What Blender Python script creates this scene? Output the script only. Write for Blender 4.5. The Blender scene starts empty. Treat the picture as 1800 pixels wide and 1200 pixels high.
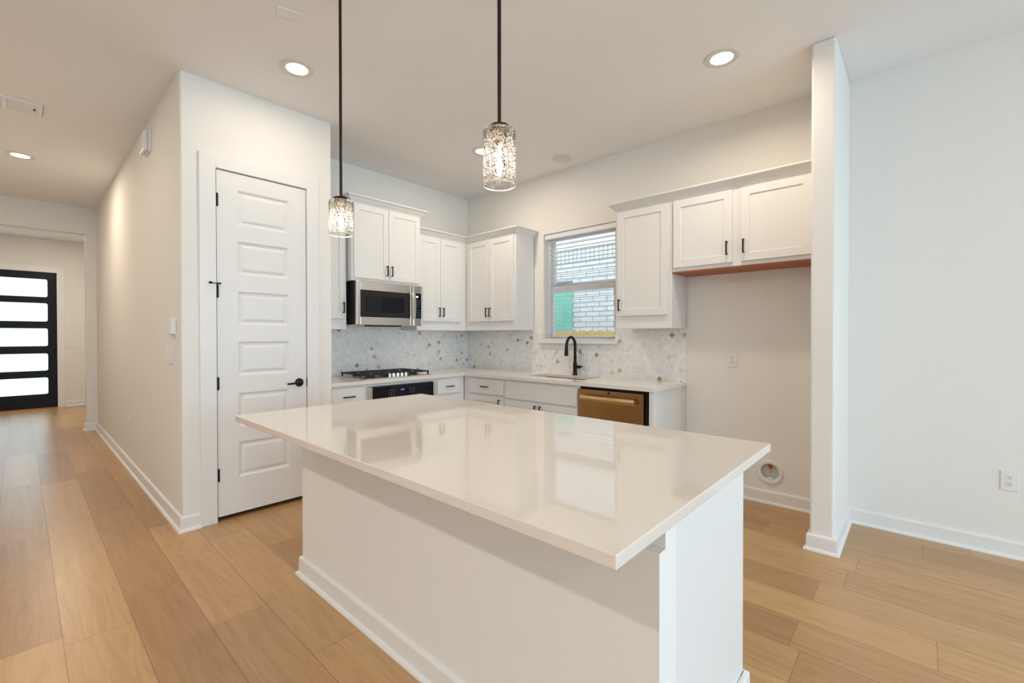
import bpy, bmesh, math, random
from mathutils import Vector, Matrix
random.seed(7)
C = bpy.context.scene.collection
S = bpy.context.scene
PI = math.pi
H = 3.048

# ------------------------------------------------------------------ camera
yaw, pitch, roll = 0.7439, -0.0087, -0.0010
F = Vector((math.cos(yaw)*math.cos(pitch), math.sin(yaw)*math.cos(pitch), math.sin(pitch)))
R0 = Vector((math.sin(yaw), -math.cos(yaw), 0.0)); U0 = R0.cross(F)
R1 = R0*math.cos(roll)+U0*math.sin(roll); U1 = -R0*math.sin(roll)+U0*math.cos(roll)
cd = bpy.data.cameras.new('camera'); cam = bpy.data.objects.new('camera', cd); C.objects.link(cam)
m = Matrix((R1, U1, -F)).transposed().to_4x4(); m.translation = Vector((0, 0, 1.2952)); cam.matrix_world = m
cd.sensor_width = 36.0; cd.lens = 787.93/1800*36.0
cd.shift_x = (900-891.42)/1800.0; cd.shift_y = (596.86-600)/1800.0
cd.clip_start = 0.02
S.camera = cam

# ------------------------------------------------------------------ world, exposure, daylight
S.view_settings.view_transform = 'Standard'; S.view_settings.look = 'None'
S.view_settings.gamma = 1.0; S.view_settings.use_curve_mapping = False
S.view_settings.exposure = -0.07
W = bpy.data.worlds.new('overcast_sky'); S.world = W; W.use_nodes = True
bg = W.node_tree.nodes['Background']; bg.inputs[0].default_value = (0.80, 0.90, 1.0, 1); bg.inputs[1].default_value = 3.0

def area(name, loc, rot, sx, sy, power, col, shape='RECTANGLE', spread=PI):
    l = bpy.data.lights.new(name, 'AREA'); l.shape = shape; l.size = sx
    if shape == 'RECTANGLE': l.size_y = sy
    l.energy = power; l.color = col; l.spread = spread
    o = bpy.data.objects.new(name, l); C.objects.link(o); o.location = loc; o.rotation_euler = rot
    return o
DAY = (0.40, 0.74, 1.0)
# daylight entering by the tall windows of the living-room wall behind the camera (faces +Y)
area('daylight_window_a', (2.55, -4.86, 1.35), (PI/2, 0, 0), 1.8, 2.2, 54, DAY)
area('daylight_window_b', (0.35, -4.86, 1.35), (PI/2, 0, 0), 1.8, 2.2, 54, DAY)
area('daylight_window_c', (-1.85, -4.86, 1.35), (PI/2, 0, 0), 1.8, 2.2, 54, DAY)
# daylight on the street side of the front door
area('daylight_front_door', (-0.02, 12.4, 1.4), (-PI/2, 0, 0), 1.3, 2.4, 50, (0.60, 0.88, 1.0))
LAMP = (1.0, 0.85, 0.67)
NEUTRAL = (1.0, 0.93, 0.85)

# ------------------------------------------------------------------ materials
def new_mat(name):
    mt = bpy.data.materials.new(name); mt.use_nodes = True
    return mt, mt.node_tree, mt.node_tree.nodes['Principled BSDF']
def N(nt, t, **kw):
    n = nt.nodes.new(t)
    for k, v in kw.items(): setattr(n, k, v)
    return n
def plain(name, col, rough=0.5, metal=0.0, bump=None, spec=0.5, coat=0.0, tone=0.0):
    mt, nt, b = new_mat(name)
    b.inputs['Base Color'].default_value = (*col, 1); b.inputs['Roughness'].default_value = rough
    b.inputs['Metallic'].default_value = metal; b.inputs['Specular IOR Level'].default_value = spec
    b.inputs['Coat Weight'].default_value = coat
    tc = N(nt, 'ShaderNodeTexCoord')
    if bump:
        sc, st, dist = bump
        nz = N(nt, 'ShaderNodeTexNoise'); nz.inputs['Scale'].default_value = sc; nz.inputs['Detail'].default_value = 3
        bp = N(nt, 'ShaderNodeBump'); bp.inputs['Strength'].default_value = st; bp.inputs['Distance'].default_value = dist
        nt.links.new(tc.outputs['Object'], nz.inputs['Vector']); nt.links.new(nz.outputs['Fac'], bp.inputs['Height'])
        nt.links.new(bp.outputs['Normal'], b.inputs['Normal'])
    if tone:
        nz = N(nt, 'ShaderNodeTexNoise'); nz.inputs['Scale'].default_value = 2.0
        mx = N(nt, 'ShaderNodeMixRGB'); mx.inputs[1].default_value = (*[c*(1-tone) for c in col], 1); mx.inputs[2].default_value = (*col, 1)
        nt.links.new(tc.outputs['Object'], nz.inputs['Vector']); nt.links.new(nz.outputs['Fac'], mx.inputs[0]); nt.links.new(mx.outputs[0], b.inputs['Base Color'])
    return mt
def emit(name, col, s):
    mt, nt, b = new_mat(name)
    b.inputs['Base Color'].default_value = (*col, 1); b.inputs['Emission Color'].default_value = (*col, 1); b.inputs['Emission Strength'].default_value = s
    return mt

M = {}
M['wall'] = plain('painted_drywall', (0.84, 0.815, 0.775), 0.75, bump=(60, 0.5, 0.002), spec=0.25)
M['ceiling'] = plain('ceiling_paint', (0.89, 0.88, 0.87), 0.9, bump=(70, 0.25, 0.002), spec=0.15)
M['trim'] = plain('trim_paint', (0.83, 0.82, 0.805), 0.38)
M['cab'] = plain('cabinet_paint', (0.80, 0.79, 0.775), 0.42)
M['door'] = plain('door_paint', (0.82, 0.81, 0.795), 0.42)
M['black'] = plain('black_metal', (0.008, 0.006, 0.008), 0.40, spec=0.25)
M['bronze'] = plain('oil_rubbed_bronze', (0.028, 0.016, 0.013), 0.35, 0.6)
M['navy'] = plain('dark_door_paint', (0.008, 0.007, 0.012), 0.4, spec=0.2)
M['dark'] = plain('dark_gap', (0.008, 0.008, 0.008), 0.8)
M['blackglass'] = plain('black_glass', (0.004, 0.005, 0.010), 0.05, spec=0.32)
M['iron'] = plain('cast_iron', (0.012, 0.013, 0.018), 0.5)
M['plastic'] = plain('white_plastic', (0.82, 0.81, 0.79), 0.35)
M['greyplastic'] = plain('grey_plastic', (0.25, 0.25, 0.25), 0.4)
M['slot'] = plain('dark_slot', (0.03, 0.028, 0.026), 0.6)
M['copper'] = plain('copper', (0.55, 0.16, 0.06), 0.35, 0.9)
M['chrome'] = plain('chrome', (0.8, 0.8, 0.8), 0.12, 1.0)
M['vinyl'] = plain('white_vinyl', (0.84, 0.86, 0.88), 0.35)
M['slat'] = plain('white_blind_slat', (0.88, 0.90, 0.92), 0.45)
M['green'] = plain('green_panel', (0.22, 0.62, 0.50), 0.6)
M['siding'] = plain('white_siding', (0.82, 0.84, 0.86), 0.6)
M['bulblens'] = emit('lit_lens', (1.0, 0.93, 0.82), 6.0)
M['filament'] = emit('lit_filament', (1.0, 0.84, 0.60), 14.0)
M['bluedisplay'] = emit('blue_display', (0.12, 0.12, 0.8), 0.8)
M['whitedisplay'] = emit('lit_digits', (0.7, 0.85, 1.0), 0.9)
M['print'] = plain('grey_print', (0.20, 0.26, 0.30), 0.5)
M['ply'] = plain('orange_plywood', (0.50, 0.14, 0.035), 0.5, tone=0.35)
M['fence'] = plain('golden_fence_wood', (0.72, 0.50, 0.24), 0.7, tone=0.2)
M['ground'] = plain('outdoor_gravel', (0.4, 0.38, 0.34), 0.9, tone=0.3)
M['reflector'] = plain('lamp_socket', (0.42, 0.34, 0.26), 0.22, 1.0)

def steel(name, col, rough):
    mt, nt, b = new_mat(name)
    b.inputs['Metallic'].default_value = 1.0; b.inputs['Roughness'].default_value = rough
    tc = N(nt, 'ShaderNodeTexCoord'); mp = N(nt, 'ShaderNodeMapping'); mp.inputs['Scale'].default_value = (2, 2, 400)
    nz = N(nt, 'ShaderNodeTexNoise'); nz.inputs['Scale'].default_value = 1.0; nz.inputs['Detail'].default_value = 2
    mx = N(nt, 'ShaderNodeMixRGB'); mx.inputs[1].default_value = (*[c*0.9 for c in col], 1); mx.inputs[2].default_value = (*col, 1)
    L = nt.links.new
    L(tc.outputs['Object'], mp.inputs['Vector']); L(mp.outputs['Vector'], nz.inputs['Vector']); L(nz.outputs['Fac'], mx.inputs[0]); L(mx.outputs[0], b.inputs['Base Color'])
    b.inputs['Anisotropic'].default_value = 0.5
    return mt
M['steel'] = steel('brushed_steel', (0.74, 0.70, 0.66), 0.24)
M['warmreflect'] = steel('painted_reflection_steel', (0.40, 0.235, 0.10), 0.20)  # stainless with a warm floor reflection painted into its colour; sink basin shares it
M['warmreflectbar'] = steel('painted_reflection_bar_steel', (0.80, 0.58, 0.30), 0.18)  # handle steel, brighter tint of the same painted reflection

def quartz(name, col, rough):
    mt, nt, b = new_mat(name)
    tc = N(nt, 'ShaderNodeTexCoord'); nz = N(nt, 'ShaderNodeTexNoise'); nz.inputs['Scale'].default_value = 320; nz.inputs['Detail'].default_value = 2
    mx = N(nt, 'ShaderNodeMixRGB'); mx.inputs[1].default_value = (*[c*0.94 for c in col], 1); mx.inputs[2].default_value = (*col, 1)
    L = nt.links.new
    L(tc.outputs['Object'], nz.inputs['Vector']); L(nz.outputs['Fac'], mx.inputs[0]); L(mx.outputs[0], b.inputs['Base Color'])
    b.inputs['Roughness'].default_value = rough; b.inputs['Specular IOR Level'].default_value = 0.62
    return mt
M['quartz'] = quartz('cream_quartz', (0.79, 0.72, 0.645), 0.045)
M['quartz2'] = quartz('white_quartz', (0.84, 0.80, 0.75), 0.14)

def floor_mat():
    mt, nt, b = new_mat('oak_plank_floor'); L = nt.links.new
    def mth(op, a, bb=None, c=None):
        n = N(nt, 'ShaderNodeMath', operation=op)
        for i, v in enumerate((a, bb, c)):
            if v is None: continue
            if isinstance(v, (int, float)): n.inputs[i].default_value = v
            else: L(v, n.inputs[i])
        return n.outputs[0]
    tc = N(nt, 'ShaderNodeTexCoord'); sp = N(nt, 'ShaderNodeSeparateXYZ'); L(tc.outputs['Object'], sp.inputs[0])
    x, y = sp.outputs[0], sp.outputs[1]
    PW, PL = 0.2275, 1.50
    u = mth('DIVIDE', mth('SUBTRACT', x, 0.115), PW); iu = mth('FLOOR', u); fu = mth('FRACT', u)
    w1 = N(nt, 'ShaderNodeTexWhiteNoise', noise_dimensions='1D'); L(iu, w1.inputs['W'])
    off = mth('MULTIPLY', w1.outputs['Value'], 7.3)
    v = mth('ADD', mth('DIVIDE', y, PL), off); iv = mth('FLOOR', v); fv = mth('FRACT', v)
    cb = N(nt, 'ShaderNodeCombineXYZ'); L(iu, cb.inputs[0]); L(iv, cb.inputs[1])
    w2 = N(nt, 'ShaderNodeTexWhiteNoise', noise_dimensions='3D'); L(cb.outputs[0], w2.inputs['Vector'])
    rnd = w2.outputs['Value']
    # grain
    gx = mth('MULTIPLY', x, 9.0); gy = mth('ADD', mth('MULTIPLY', y, 0.9), mth('MULTIPLY', rnd, 37.0))
    gz = mth('MULTIPLY', rnd, 91.0)
    cg = N(nt, 'ShaderNodeCombineXYZ'); L(gx, cg.inputs[0]); L(gy, cg.inputs[1]); L(gz, cg.inputs[2])
    n1 = N(nt, 'ShaderNodeTexNoise'); n1.inputs['Scale'].default_value = 1.0; n1.inputs['Detail'].default_value = 2.5; n1.inputs['Distortion'].default_value = 0.6; L(cg.outputs[0], n1.inputs['Vector'])
    cg2 = N(nt, 'ShaderNodeCombineXYZ'); L(mth('MULTIPLY', x, 120.0), cg2.inputs[0]); L(mth('ADD', mth('MULTIPLY', y, 3.0), gz), cg2.inputs[1]); L(gz, cg2.inputs[2])
    n2 = N(nt, 'ShaderNodeTexNoise'); n2.inputs['Scale'].default_value = 1.0; n2.inputs['Detail'].default_value = 4; L(cg2.outputs[0], n2.inputs['Vector'])
    cg3 = N(nt, 'ShaderNodeCombineXYZ'); L(mth('MULTIPLY', x, 26.0), cg3.inputs[0]); L(mth('ADD', mth('MULTIPLY', y, 0.8), gz), cg3.inputs[1]); L(gz, cg3.inputs[2])
    n3 = N(nt, 'ShaderNodeTexNoise'); n3.inputs['Scale'].default_value = 1.0; n3.inputs['Detail'].default_value = 2; L(cg3.outputs[0], n3.inputs['Vector'])
    # cathedral rings
    rings = mth('SINE', mth('MULTIPLY', n1.outputs['Fac'], 52.0))
    ringf = mth('MULTIPLY_ADD', rings, 0.5, 0.5)
    ringp = mth('POWER', ringf, 3.0)
    cr = N(nt, 'ShaderNodeValToRGB'); e = cr.color_ramp.elements
    e[0].position = 0.0; e[0].color = (0.345, 0.185, 0.086, 1); e[1].position = 1.0; e[1].color = (0.65, 0.415, 0.198, 1)
    k = e.new(0.5); k.color = (0.51, 0.30, 0.138, 1)
    tone = mth('ADD', mth('MULTIPLY', rnd, 0.60), mth('MULTIPLY', n3.outputs['Fac'], 0.44)); L(tone, cr.inputs[0])
    mx = N(nt, 'ShaderNodeMixRGB', blend_type='MULTIPLY'); L(mth('ADD', mth('MULTIPLY', ringp, 0.18), mth('MULTIPLY', n2.outputs['Fac'], 0.34)), mx.inputs[0]); L(cr.outputs[0], mx.inputs[1]); mx.inputs[2].default_value = (0.60, 0.50, 0.42, 1)
    # seams
    du = mth('MINIMUM', fu, mth('SUBTRACT', 1.0, fu)); su = mth('LESS_THAN', du, 0.0085)
    dv = mth('MINIMUM', fv, mth('SUBTRACT', 1.0, fv)); sv = mth('LESS_THAN', dv, 0.0011)
    sm = mth('MAXIMUM', su, sv)
    mx2 = N(nt, 'ShaderNodeMixRGB', blend_type='MULTIPLY'); L(mth('MULTIPLY', sm, 0.55), mx2.inputs[0]); L(mx.outputs[0], mx2.inputs[1]); mx2.inputs[2].default_value = (0.35, 0.26, 0.18, 1)
    L(mx2.outputs[0], b.inputs['Base Color'])
    b.inputs['Roughness'].default_value = 0.30; b.inputs['Specular IOR Level'].default_value = 0.5
    bp = N(nt, 'ShaderNodeBump'); bp.inputs['Strength'].default_value = 0.25; bp.inputs['Distance'].default_value = 0.001
    L(mth('SUBTRACT', mth('MULTIPLY', n2.outputs['Fac'], 0.25), sm), bp.inputs['Height']); L(bp.outputs['Normal'], b.inputs['Normal'])
    return mt
M['floor'] = floor_mat()

def tile_mat():
    mt, nt, b = new_mat('marble_mosaic_tile'); L = nt.links.new
    def mth(op, a, bb=None, c=None):
        n = N(nt, 'ShaderNodeMath', operation=op)
        for i, v in enumerate((a, bb, c)):
            if v is None: continue
            if isinstance(v, (int, float)): n.inputs[i].default_value = v
            else: L(v, n.inputs[i])
        return n.outputs[0]
    tc = N(nt, 'ShaderNodeTexCoord'); sp = N(nt, 'ShaderNodeSeparateXYZ'); L(tc.outputs['Object'], sp.inputs[0])
    h = mth('SUBTRACT', sp.outputs[0], sp.outputs[1])          # runs along either wall
    z = sp.outputs[2]; s = 0.040
    a = mth('DIVIDE', mth('ADD', h, z), s*1.414); bq = mth('DIVIDE', mth('SUBTRACT', h, z), s*1.414)
    ib = mth('FLOOR', bq); fb = mth('FRACT', bq)
    a2 = mth('ADD', mth('MULTIPLY', a, 0.5), mth('MULTIPLY', mth('MODULO', mth('ABSOLUTE', ib), 2.0), 0.5))
    a2 = mth('MULTIPLY', a2, 1.0); ia = mth('FLOOR', a2); fa = mth('FRACT', a2)
    # split some rows in squares
    cb = N(nt, 'ShaderNodeCombineXYZ'); L(ia, cb.inputs[0]); L(ib, cb.inputs[1])
    w = N(nt, 'ShaderNodeTexWhiteNoise', noise_dimensions='3D'); L(cb.outputs[0], w.inputs['Vector'])
    half = mth('LESS_THAN', fa, 0.5)
    cb2 = N(nt, 'ShaderNodeCombineXYZ'); L(ia, cb2.inputs[0]); L(ib, cb2.inputs[1]); L(mth('ADD', half, 3.0), cb2.inputs[2])
    w2 = N(nt, 'ShaderNodeTexWhiteNoise', noise_dimensions='3D'); L(cb2.outputs[0], w2.inputs['Vector'])
    cr = N(nt, 'ShaderNodeValToRGB'); cr.color_ramp.interpolation = 'CONSTANT'; e = cr.color_ramp.elements
    e[0].position = 0; e[0].color = (0.88, 0.875, 0.86, 1); e[1].position = 0.30; e[1].color = (0.92, 0.915, 0.90, 1)
    for p, c in ((0.55, (0.84, 0.84, 0.835, 1)), (0.72, (0.90, 0.885, 0.855, 1)), (0.955, (0.72, 0.715, 0.70, 1)), (0.972, (0.60, 0.51, 0.37, 1)), (0.985, (0.42, 0.40, 0.37, 1)), (0.993, (0.42, 0.31, 0.18, 1))):
        q = e.new(p); q.color = c
    L(w2.outputs['Value'], cr.inputs[0])
    nz = N(nt, 'ShaderNodeTexNoise'); nz.inputs['Scale'].default_value = 18; nz.inputs['Detail'].default_value = 6; nz.inputs['Distortion'].default_value = 1.5
    va = N(nt, 'ShaderNodeVectorMath', operation='ADD'); L(tc.outputs['Object'], va.inputs[0]); L(w2.outputs['Color'], va.inputs[1]); L(va.outputs[0], nz.inputs['Vector'])
    vr = N(nt, 'ShaderNodeValToRGB'); vr.color_ramp.elements[0].position = 0.35; vr.color_ramp.elements[0].color = (0.80, 0.79, 0.775, 1); vr.color_ramp.elements[1].position = 0.60; vr.color_ramp.elements[1].color = (1, 1, 1, 1)
    L(nz.outputs['Fac'], vr.inputs[0])
    mx = N(nt, 'ShaderNodeMixRGB', blend_type='MULTIPLY'); mx.inputs[0].default_value = 0.6; L(cr.outputs[0], mx.inputs[1]); L(vr.outputs[0], mx.inputs[2])
    da = mth('MINIMUM', fa, mth('SUBTRACT', 1.0, fa)); dh = mth('ABSOLUTE', mth('SUBTRACT', fa, 0.5)); db = mth('MINIMUM', fb, mth('SUBTRACT', 1.0, fb))
    g = mth('MAXIMUM', mth('MAXIMUM', mth('LESS_THAN', da, 0.018), mth('LESS_THAN', dh, 0.018)), mth('LESS_THAN', db, 0.036))
    mx2 = N(nt, 'ShaderNodeMixRGB'); L(mth('MULTIPLY', g, 0.7), mx2.inputs[0]); L(mx.outputs[0], mx2.inputs[1]); mx2.inputs[2].default_value = (0.80, 0.79, 0.77, 1)
    L(mx2.outputs[0], b.inputs['Base Color']); b.inputs['Roughness'].default_value = 0.28
    return mt
M['tile'] = tile_mat()

def brick_mat():
    mt, nt, b = new_mat('pale_brick'); L = nt.links.new
    tc = N(nt, 'ShaderNodeTexCoord'); mp = N(nt, 'ShaderNodeMapping'); mp.inputs['Rotation'].default_value = (0, 0, 0)
    sp = N(nt, 'ShaderNodeSeparateXYZ'); cb = N(nt, 'ShaderNodeCombineXYZ')
    L(tc.outputs['Object'], sp.inputs[0]); L(sp.outputs[1], cb.inputs[0]); L(sp.outputs[2], cb.inputs[1])
    bt = N(nt, 'ShaderNodeTexBrick'); bt.inputs['Scale'].default_value = 1.0
    bt.inputs['Color1'].default_value = (0.84, 0.86, 0.86, 1); bt.inputs['Color2'].default_value = (0.76, 0.79, 0.82, 1); bt.inputs['Mortar'].default_value = (0.38, 0.41, 0.43, 1)
    bt.inputs['Brick Width'].default_value = 0.26; bt.inputs['Row Height'].default_value = 0.085; bt.inputs['Mortar Size'].default_value = 0.008
    L(cb.outputs[0], bt.inputs['Vector']); L(bt.outputs['Color'], b.inputs['Base Color']); b.inputs['Roughness'].default_value = 0.85
    return mt
M['brick'] = brick_mat()

def soldier_mat():
    mt, nt, b = new_mat('pale_soldier_brick'); L = nt.links.new
    tc = N(nt, 'ShaderNodeTexCoord'); sp = N(nt, 'ShaderNodeSeparateXYZ'); cb = N(nt, 'ShaderNodeCombineXYZ')
    L(tc.outputs['Object'], sp.inputs[0]); L(sp.outputs[1], cb.inputs[0]); L(sp.outputs[2], cb.inputs[1])
    bt = N(nt, 'ShaderNodeTexBrick'); bt.inputs['Scale'].default_value = 1.0; bt.offset = 0.0
    bt.inputs['Color1'].default_value = (0.78, 0.80, 0.82, 1); bt.inputs['Color2'].default_value = (0.68, 0.70, 0.73, 1); bt.inputs['Mortar'].default_value = (0.33, 0.35, 0.38, 1)
    bt.inputs['Brick Width'].default_value = 0.085; bt.inputs['Row Height'].default_value = 0.5; bt.inputs['Mortar Size'].default_value = 0.008
    L(cb.outputs[0], bt.inputs['Vector']); L(bt.outputs['Color'], b.inputs['Base Color']); b.inputs['Roughness'].default_value = 0.85
    return mt
M['soldier'] = soldier_mat()

def clear_glass():
    mt, nt, b = new_mat('window_glass'); nt.nodes.remove(b); L = nt.links.new
    out = nt.nodes['Material Output']; tr = N(nt, 'ShaderNodeBsdfTransparent'); tr.inputs[0].default_value = (0.95, 0.98, 0.98, 1)
    gl = N(nt, 'ShaderNodeBsdfGlossy'); gl.inputs['Roughness'].default_value = 0.02
    fr = N(nt, 'ShaderNodeFresnel'); fr.inputs[0].default_value = 1.45; mx = N(nt, 'ShaderNodeMixShader')
    L(fr.outputs[0], mx.inputs[0]); L(tr.outputs[0], mx.inputs[1]); L(gl.outputs[0], mx.inputs[2]); L(mx.outputs[0], out.inputs[0])
    return mt
M['glass'] = clear_glass()
def seeded_glass():
    mt, nt, b = new_mat('seeded_glass'); nt.nodes.remove(b); L = nt.links.new
    out = nt.nodes['Material Output']; tr = N(nt, 'ShaderNodeBsdfTransparent'); tr.inputs[0].default_value = (0.97, 0.96, 0.95, 1)
    gl = N(nt, 'ShaderNodeBsdfGlossy'); gl.inputs['Roughness'].default_value = 0.05
    df = N(nt, 'ShaderNodeBsdfTranslucent'); df.inputs[0].default_value = (0.60, 0.585, 0.55, 1)
    tc = N(nt, 'ShaderNodeTexCoord'); vo = N(nt, 'ShaderNodeTexVoronoi'); vo.inputs['Scale'].default_value = 170; vo.inputs['Randomness'].default_value = 1.0
    L(tc.outputs['Object'], vo.inputs['Vector'])
    rp = N(nt, 'ShaderNodeValToRGB'); rp.color_ramp.elements[0].position = 0.26; rp.color_ramp.elements[0].color = (1, 1, 1, 1); rp.color_ramp.elements[1].position = 0.42; rp.color_ramp.elements[1].color = (0, 0, 0, 1)
    L(vo.outputs['Distance'], rp.inputs[0])
    bp = N(nt, 'ShaderNodeBump'); bp.inputs['Strength'].default_value = 0.6; bp.inputs['Distance'].default_value = 0.002; L(rp.outputs[0], bp.inputs['Height']); L(bp.outputs[0], gl.inputs['Normal'])
    fr = N(nt, 'ShaderNodeLayerWeight'); fr.inputs[0].default_value = 0.16
    m1 = N(nt, 'ShaderNodeMixShader'); L(fr.outputs['Fresnel'], m1.inputs[0]); L(tr.outputs[0], m1.inputs[1]); L(gl.outputs[0], m1.inputs[2])
    fa = N(nt, 'ShaderNodeMath', operation='MULTIPLY_ADD'); fa.inputs[1].default_value = 0.42; fa.inputs[2].default_value = 0.0; L(rp.outputs[0], fa.inputs[0])
    m2 = N(nt, 'ShaderNodeMixShader'); L(fa.outputs[0], m2.inputs[0]); L(m1.outputs[0], m2.inputs[1]); L(df.outputs[0], m2.inputs[2]); L(m2.outputs[0], out.inputs[0])
    return mt
M['seeded'] = seeded_glass()
def frosted():
    mt, nt, b = new_mat('frosted_glass'); nt.nodes.remove(b); L = nt.links.new
    out = nt.nodes['Material Output']; df = N(nt, 'ShaderNodeBsdfTranslucent'); df.inputs[0].default_value = (0.70, 0.76, 0.76, 1)
    tc = N(nt, 'ShaderNodeTexCoord'); nz = N(nt, 'ShaderNodeTexNoise'); nz.inputs['Scale'].default_value = 90
    bp = N(nt, 'ShaderNodeBump'); bp.inputs['Strength'].default_value = 0.2; L(tc.outputs['Object'], nz.inputs['Vector']); L(nz.outputs['Fac'], bp.inputs['Height'])
    gl = N(nt, 'ShaderNodeBsdfGlossy'); gl.inputs['Roughness'].default_value = 0.2; L(bp.outputs[0], gl.inputs['Normal'])
    mx = N(nt, 'ShaderNodeMixShader'); mx.inputs[0].default_value = 0.05; L(df.outputs[0], mx.inputs[1]); L(gl.outputs[0], mx.inputs[2]); L(mx.outputs[0], out.inputs[0])
    return mt
M['frosted'] = frosted()

# ------------------------------------------------------------------ mesh helpers
def box(bm, x0, x1, y0, y1, z0, z1):
    x0, x1 = sorted((x0, x1)); y0, y1 = sorted((y0, y1)); z0, z1 = sorted((z0, z1))
    v = [bm.verts.new(p) for p in ((x0,y0,z0),(x1,y0,z0),(x1,y1,z0),(x0,y1,z0),(x0,y0,z1),(x1,y0,z1),(x1,y1,z1),(x0,y1,z1))]
    for f in ((0,3,2,1),(4,5,6,7),(0,1,5,4),(1,2,6,5),(2,3,7,6),(3,0,4,7)): bm.faces.new([v[i] for i in f])
def prism(bm, pts, axis, a, b):
    """polygon pts (2-D) extruded along axis from a to b."""
    def P(p, t): return {'x': (t, p[0], p[1]), 'y': (p[0], t, p[1]), 'z': (p[0], p[1], t)}[axis]
    A = [bm.verts.new(P(p, a)) for p in pts]; B = [bm.verts.new(P(p, b)) for p in pts]; n = len(pts)
    bm.faces.new(A); bm.faces.new(B[::-1])
    for i in range(n): bm.faces.new((A[i], B[i], B[(i+1) % n], A[(i+1) % n]))
def lathe(bm, prof, n=32, c=(0,0,0), axis='z', cap=True):
    def P(r, h, t):
        a, b = r*math.cos(t), r*math.sin(t)
        q = {'z': (a, b, h), 'y': (a, h, b), 'x': (h, a, b)}[axis]
        return (c[0]+q[0], c[1]+q[1], c[2]+q[2])
    rings = [[bm.verts.new(P(r, h, 2*PI*i/n)) for i in range(n)] for r, h in prof]
    for A, B in zip(rings, rings[1:]):
        for i in range(n): bm.faces.new((A[i], A[(i+1) % n], B[(i+1) % n], B[i]))
    if cap:
        if prof[0][0] > 1e-5: bm.faces.new(rings[0][::-1])
        if prof[-1][0] > 1e-5: bm.faces.new(rings[-1])
def tube(bm, pts, r, n=12, cap=True):
    pts = [Vector(p) for p in pts]; rr = r if isinstance(r, (list, tuple)) else [r]*len(pts)
    rings = []; up = None
    for i, p in enumerate(pts):
        d = (pts[min(i+1, len(pts)-1)]-pts[max(i-1, 0)]).normalized()
        if up is None:
            up = d.orthogonal().normalized()
        else:
            up = (up - d*up.dot(d)).normalized()
        s = d.cross(up)
        rings.append([bm.verts.new(p+(up*math.cos(2*PI*k/n)+s*math.sin(2*PI*k/n))*rr[i]) for k in range(n)])
    for A, B in zip(rings, rings[1:]):
        for k in range(n): bm.faces.new((A[k], A[(k+1) % n], B[(k+1) % n], B[k]))
    if cap: bm.faces.new(rings[0][::-1]); bm.faces.new(rings[-1])
def sweep(bm, prof, path):
    """prof = [(out, z)], out to the right of the direction of travel; path = [(x, y)]"""
    P = [Vector(p) for p in path]; rings = []
    for i, p in enumerate(P):
        ns = []
        if i > 0: d = (P[i]-P[i-1]).normalized(); ns.append(Vector((d.y, -d.x)))
        if i < len(P)-1: d = (P[i+1]-P[i]).normalized(); ns.append(Vector((d.y, -d.x)))
        nrm = sum(ns, Vector((0, 0))); nrm.normalize(); k = 1/max(nrm.dot(ns[0]), 0.3)
        rings.append([bm.verts.new((p.x+nrm.x*o*k, p.y+nrm.y*o*k, z)) for o, z in prof])
    n = len(prof)
    for A, B in zip(rings, rings[1:]):
        for i in range(n): bm.faces.new((A[i], A[(i+1) % n], B[(i+1) % n], B[i]))
    bm.faces.new(rings[0][::-1]); bm.faces.new(rings[-1])
def rect_rings(bm, x0, x1, z0, z1, levels):
    """nested rectangles facing -y: levels = [(inset, y)], last one filled"""
    rings = []
    for ins, y in levels:
        rings.append([bm.verts.new(p) for p in ((x0+ins, y, z0+ins), (x1-ins, y, z0+ins), (x1-ins, y, z1-ins), (x0+ins, y, z1-ins))])
    for A, B in zip(rings, rings[1:]):
        for i in range(4): bm.faces.new((A[i], A[(i+1) % 4], B[(i+1) % 4], B[i]))
    bm.faces.new(rings[-1])
def obj(name, bm, mat, parent=None, bevel=0, seg=2, smooth=False, loc=None, rotz=0):
    bmesh.ops.remove_doubles(bm, verts=bm.verts, dist=1e-5)
    bmesh.ops.recalc_face_normals(bm, faces=bm.faces)
    me = bpy.data.meshes.new(name); bm.to_mesh(me); bm.free()
    o = bpy.data.objects.new(name, me); C.objects.link(o); me.materials.append(M[mat] if isinstance(mat, str) else mat)
    if parent is not None: o.parent = parent
    if loc: o.location = loc
    if rotz: o.rotation_euler = (0, 0, rotz)
    if smooth:
        for p in me.polygons: p.use_smooth = True
        try: me.set_sharp_from_angle(angle=math.radians(38))
        except Exception: pass
    if bevel:
        b = o.modifiers.new('bevel', 'BEVEL'); b.width = bevel; b.segments = seg; b.limit_method = 'ANGLE'; b.angle_limit = math.radians(50)
    return o
def B(): return bmesh.new()
def mbox(name, mat, parent, *a, bevel=0, **k):
    bm = B(); box(bm, *a); return obj(name, bm, mat, parent, bevel=bevel, **k)
def tag(o, label, cat=None, group=None, kind=None):
    o['label'] = label
    if cat: o['category'] = cat
    if group: o['group'] = group
    if kind: o['kind'] = kind
    return o
def thing(name, label, cat, loc=(0,0,0), rotz=0, group=None):
    o = bpy.data.objects.new(name, None); C.objects.link(o); o.empty_display_size = 0.1
    o.location = loc; o.rotation_euler = (0, 0, rotz)
    return tag(o, label, cat, group)
def struct(name, bm, mat, label, cat, **k):
    return tag(obj(name, bm, mat, **k), label, cat, None, 'structure')

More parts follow.
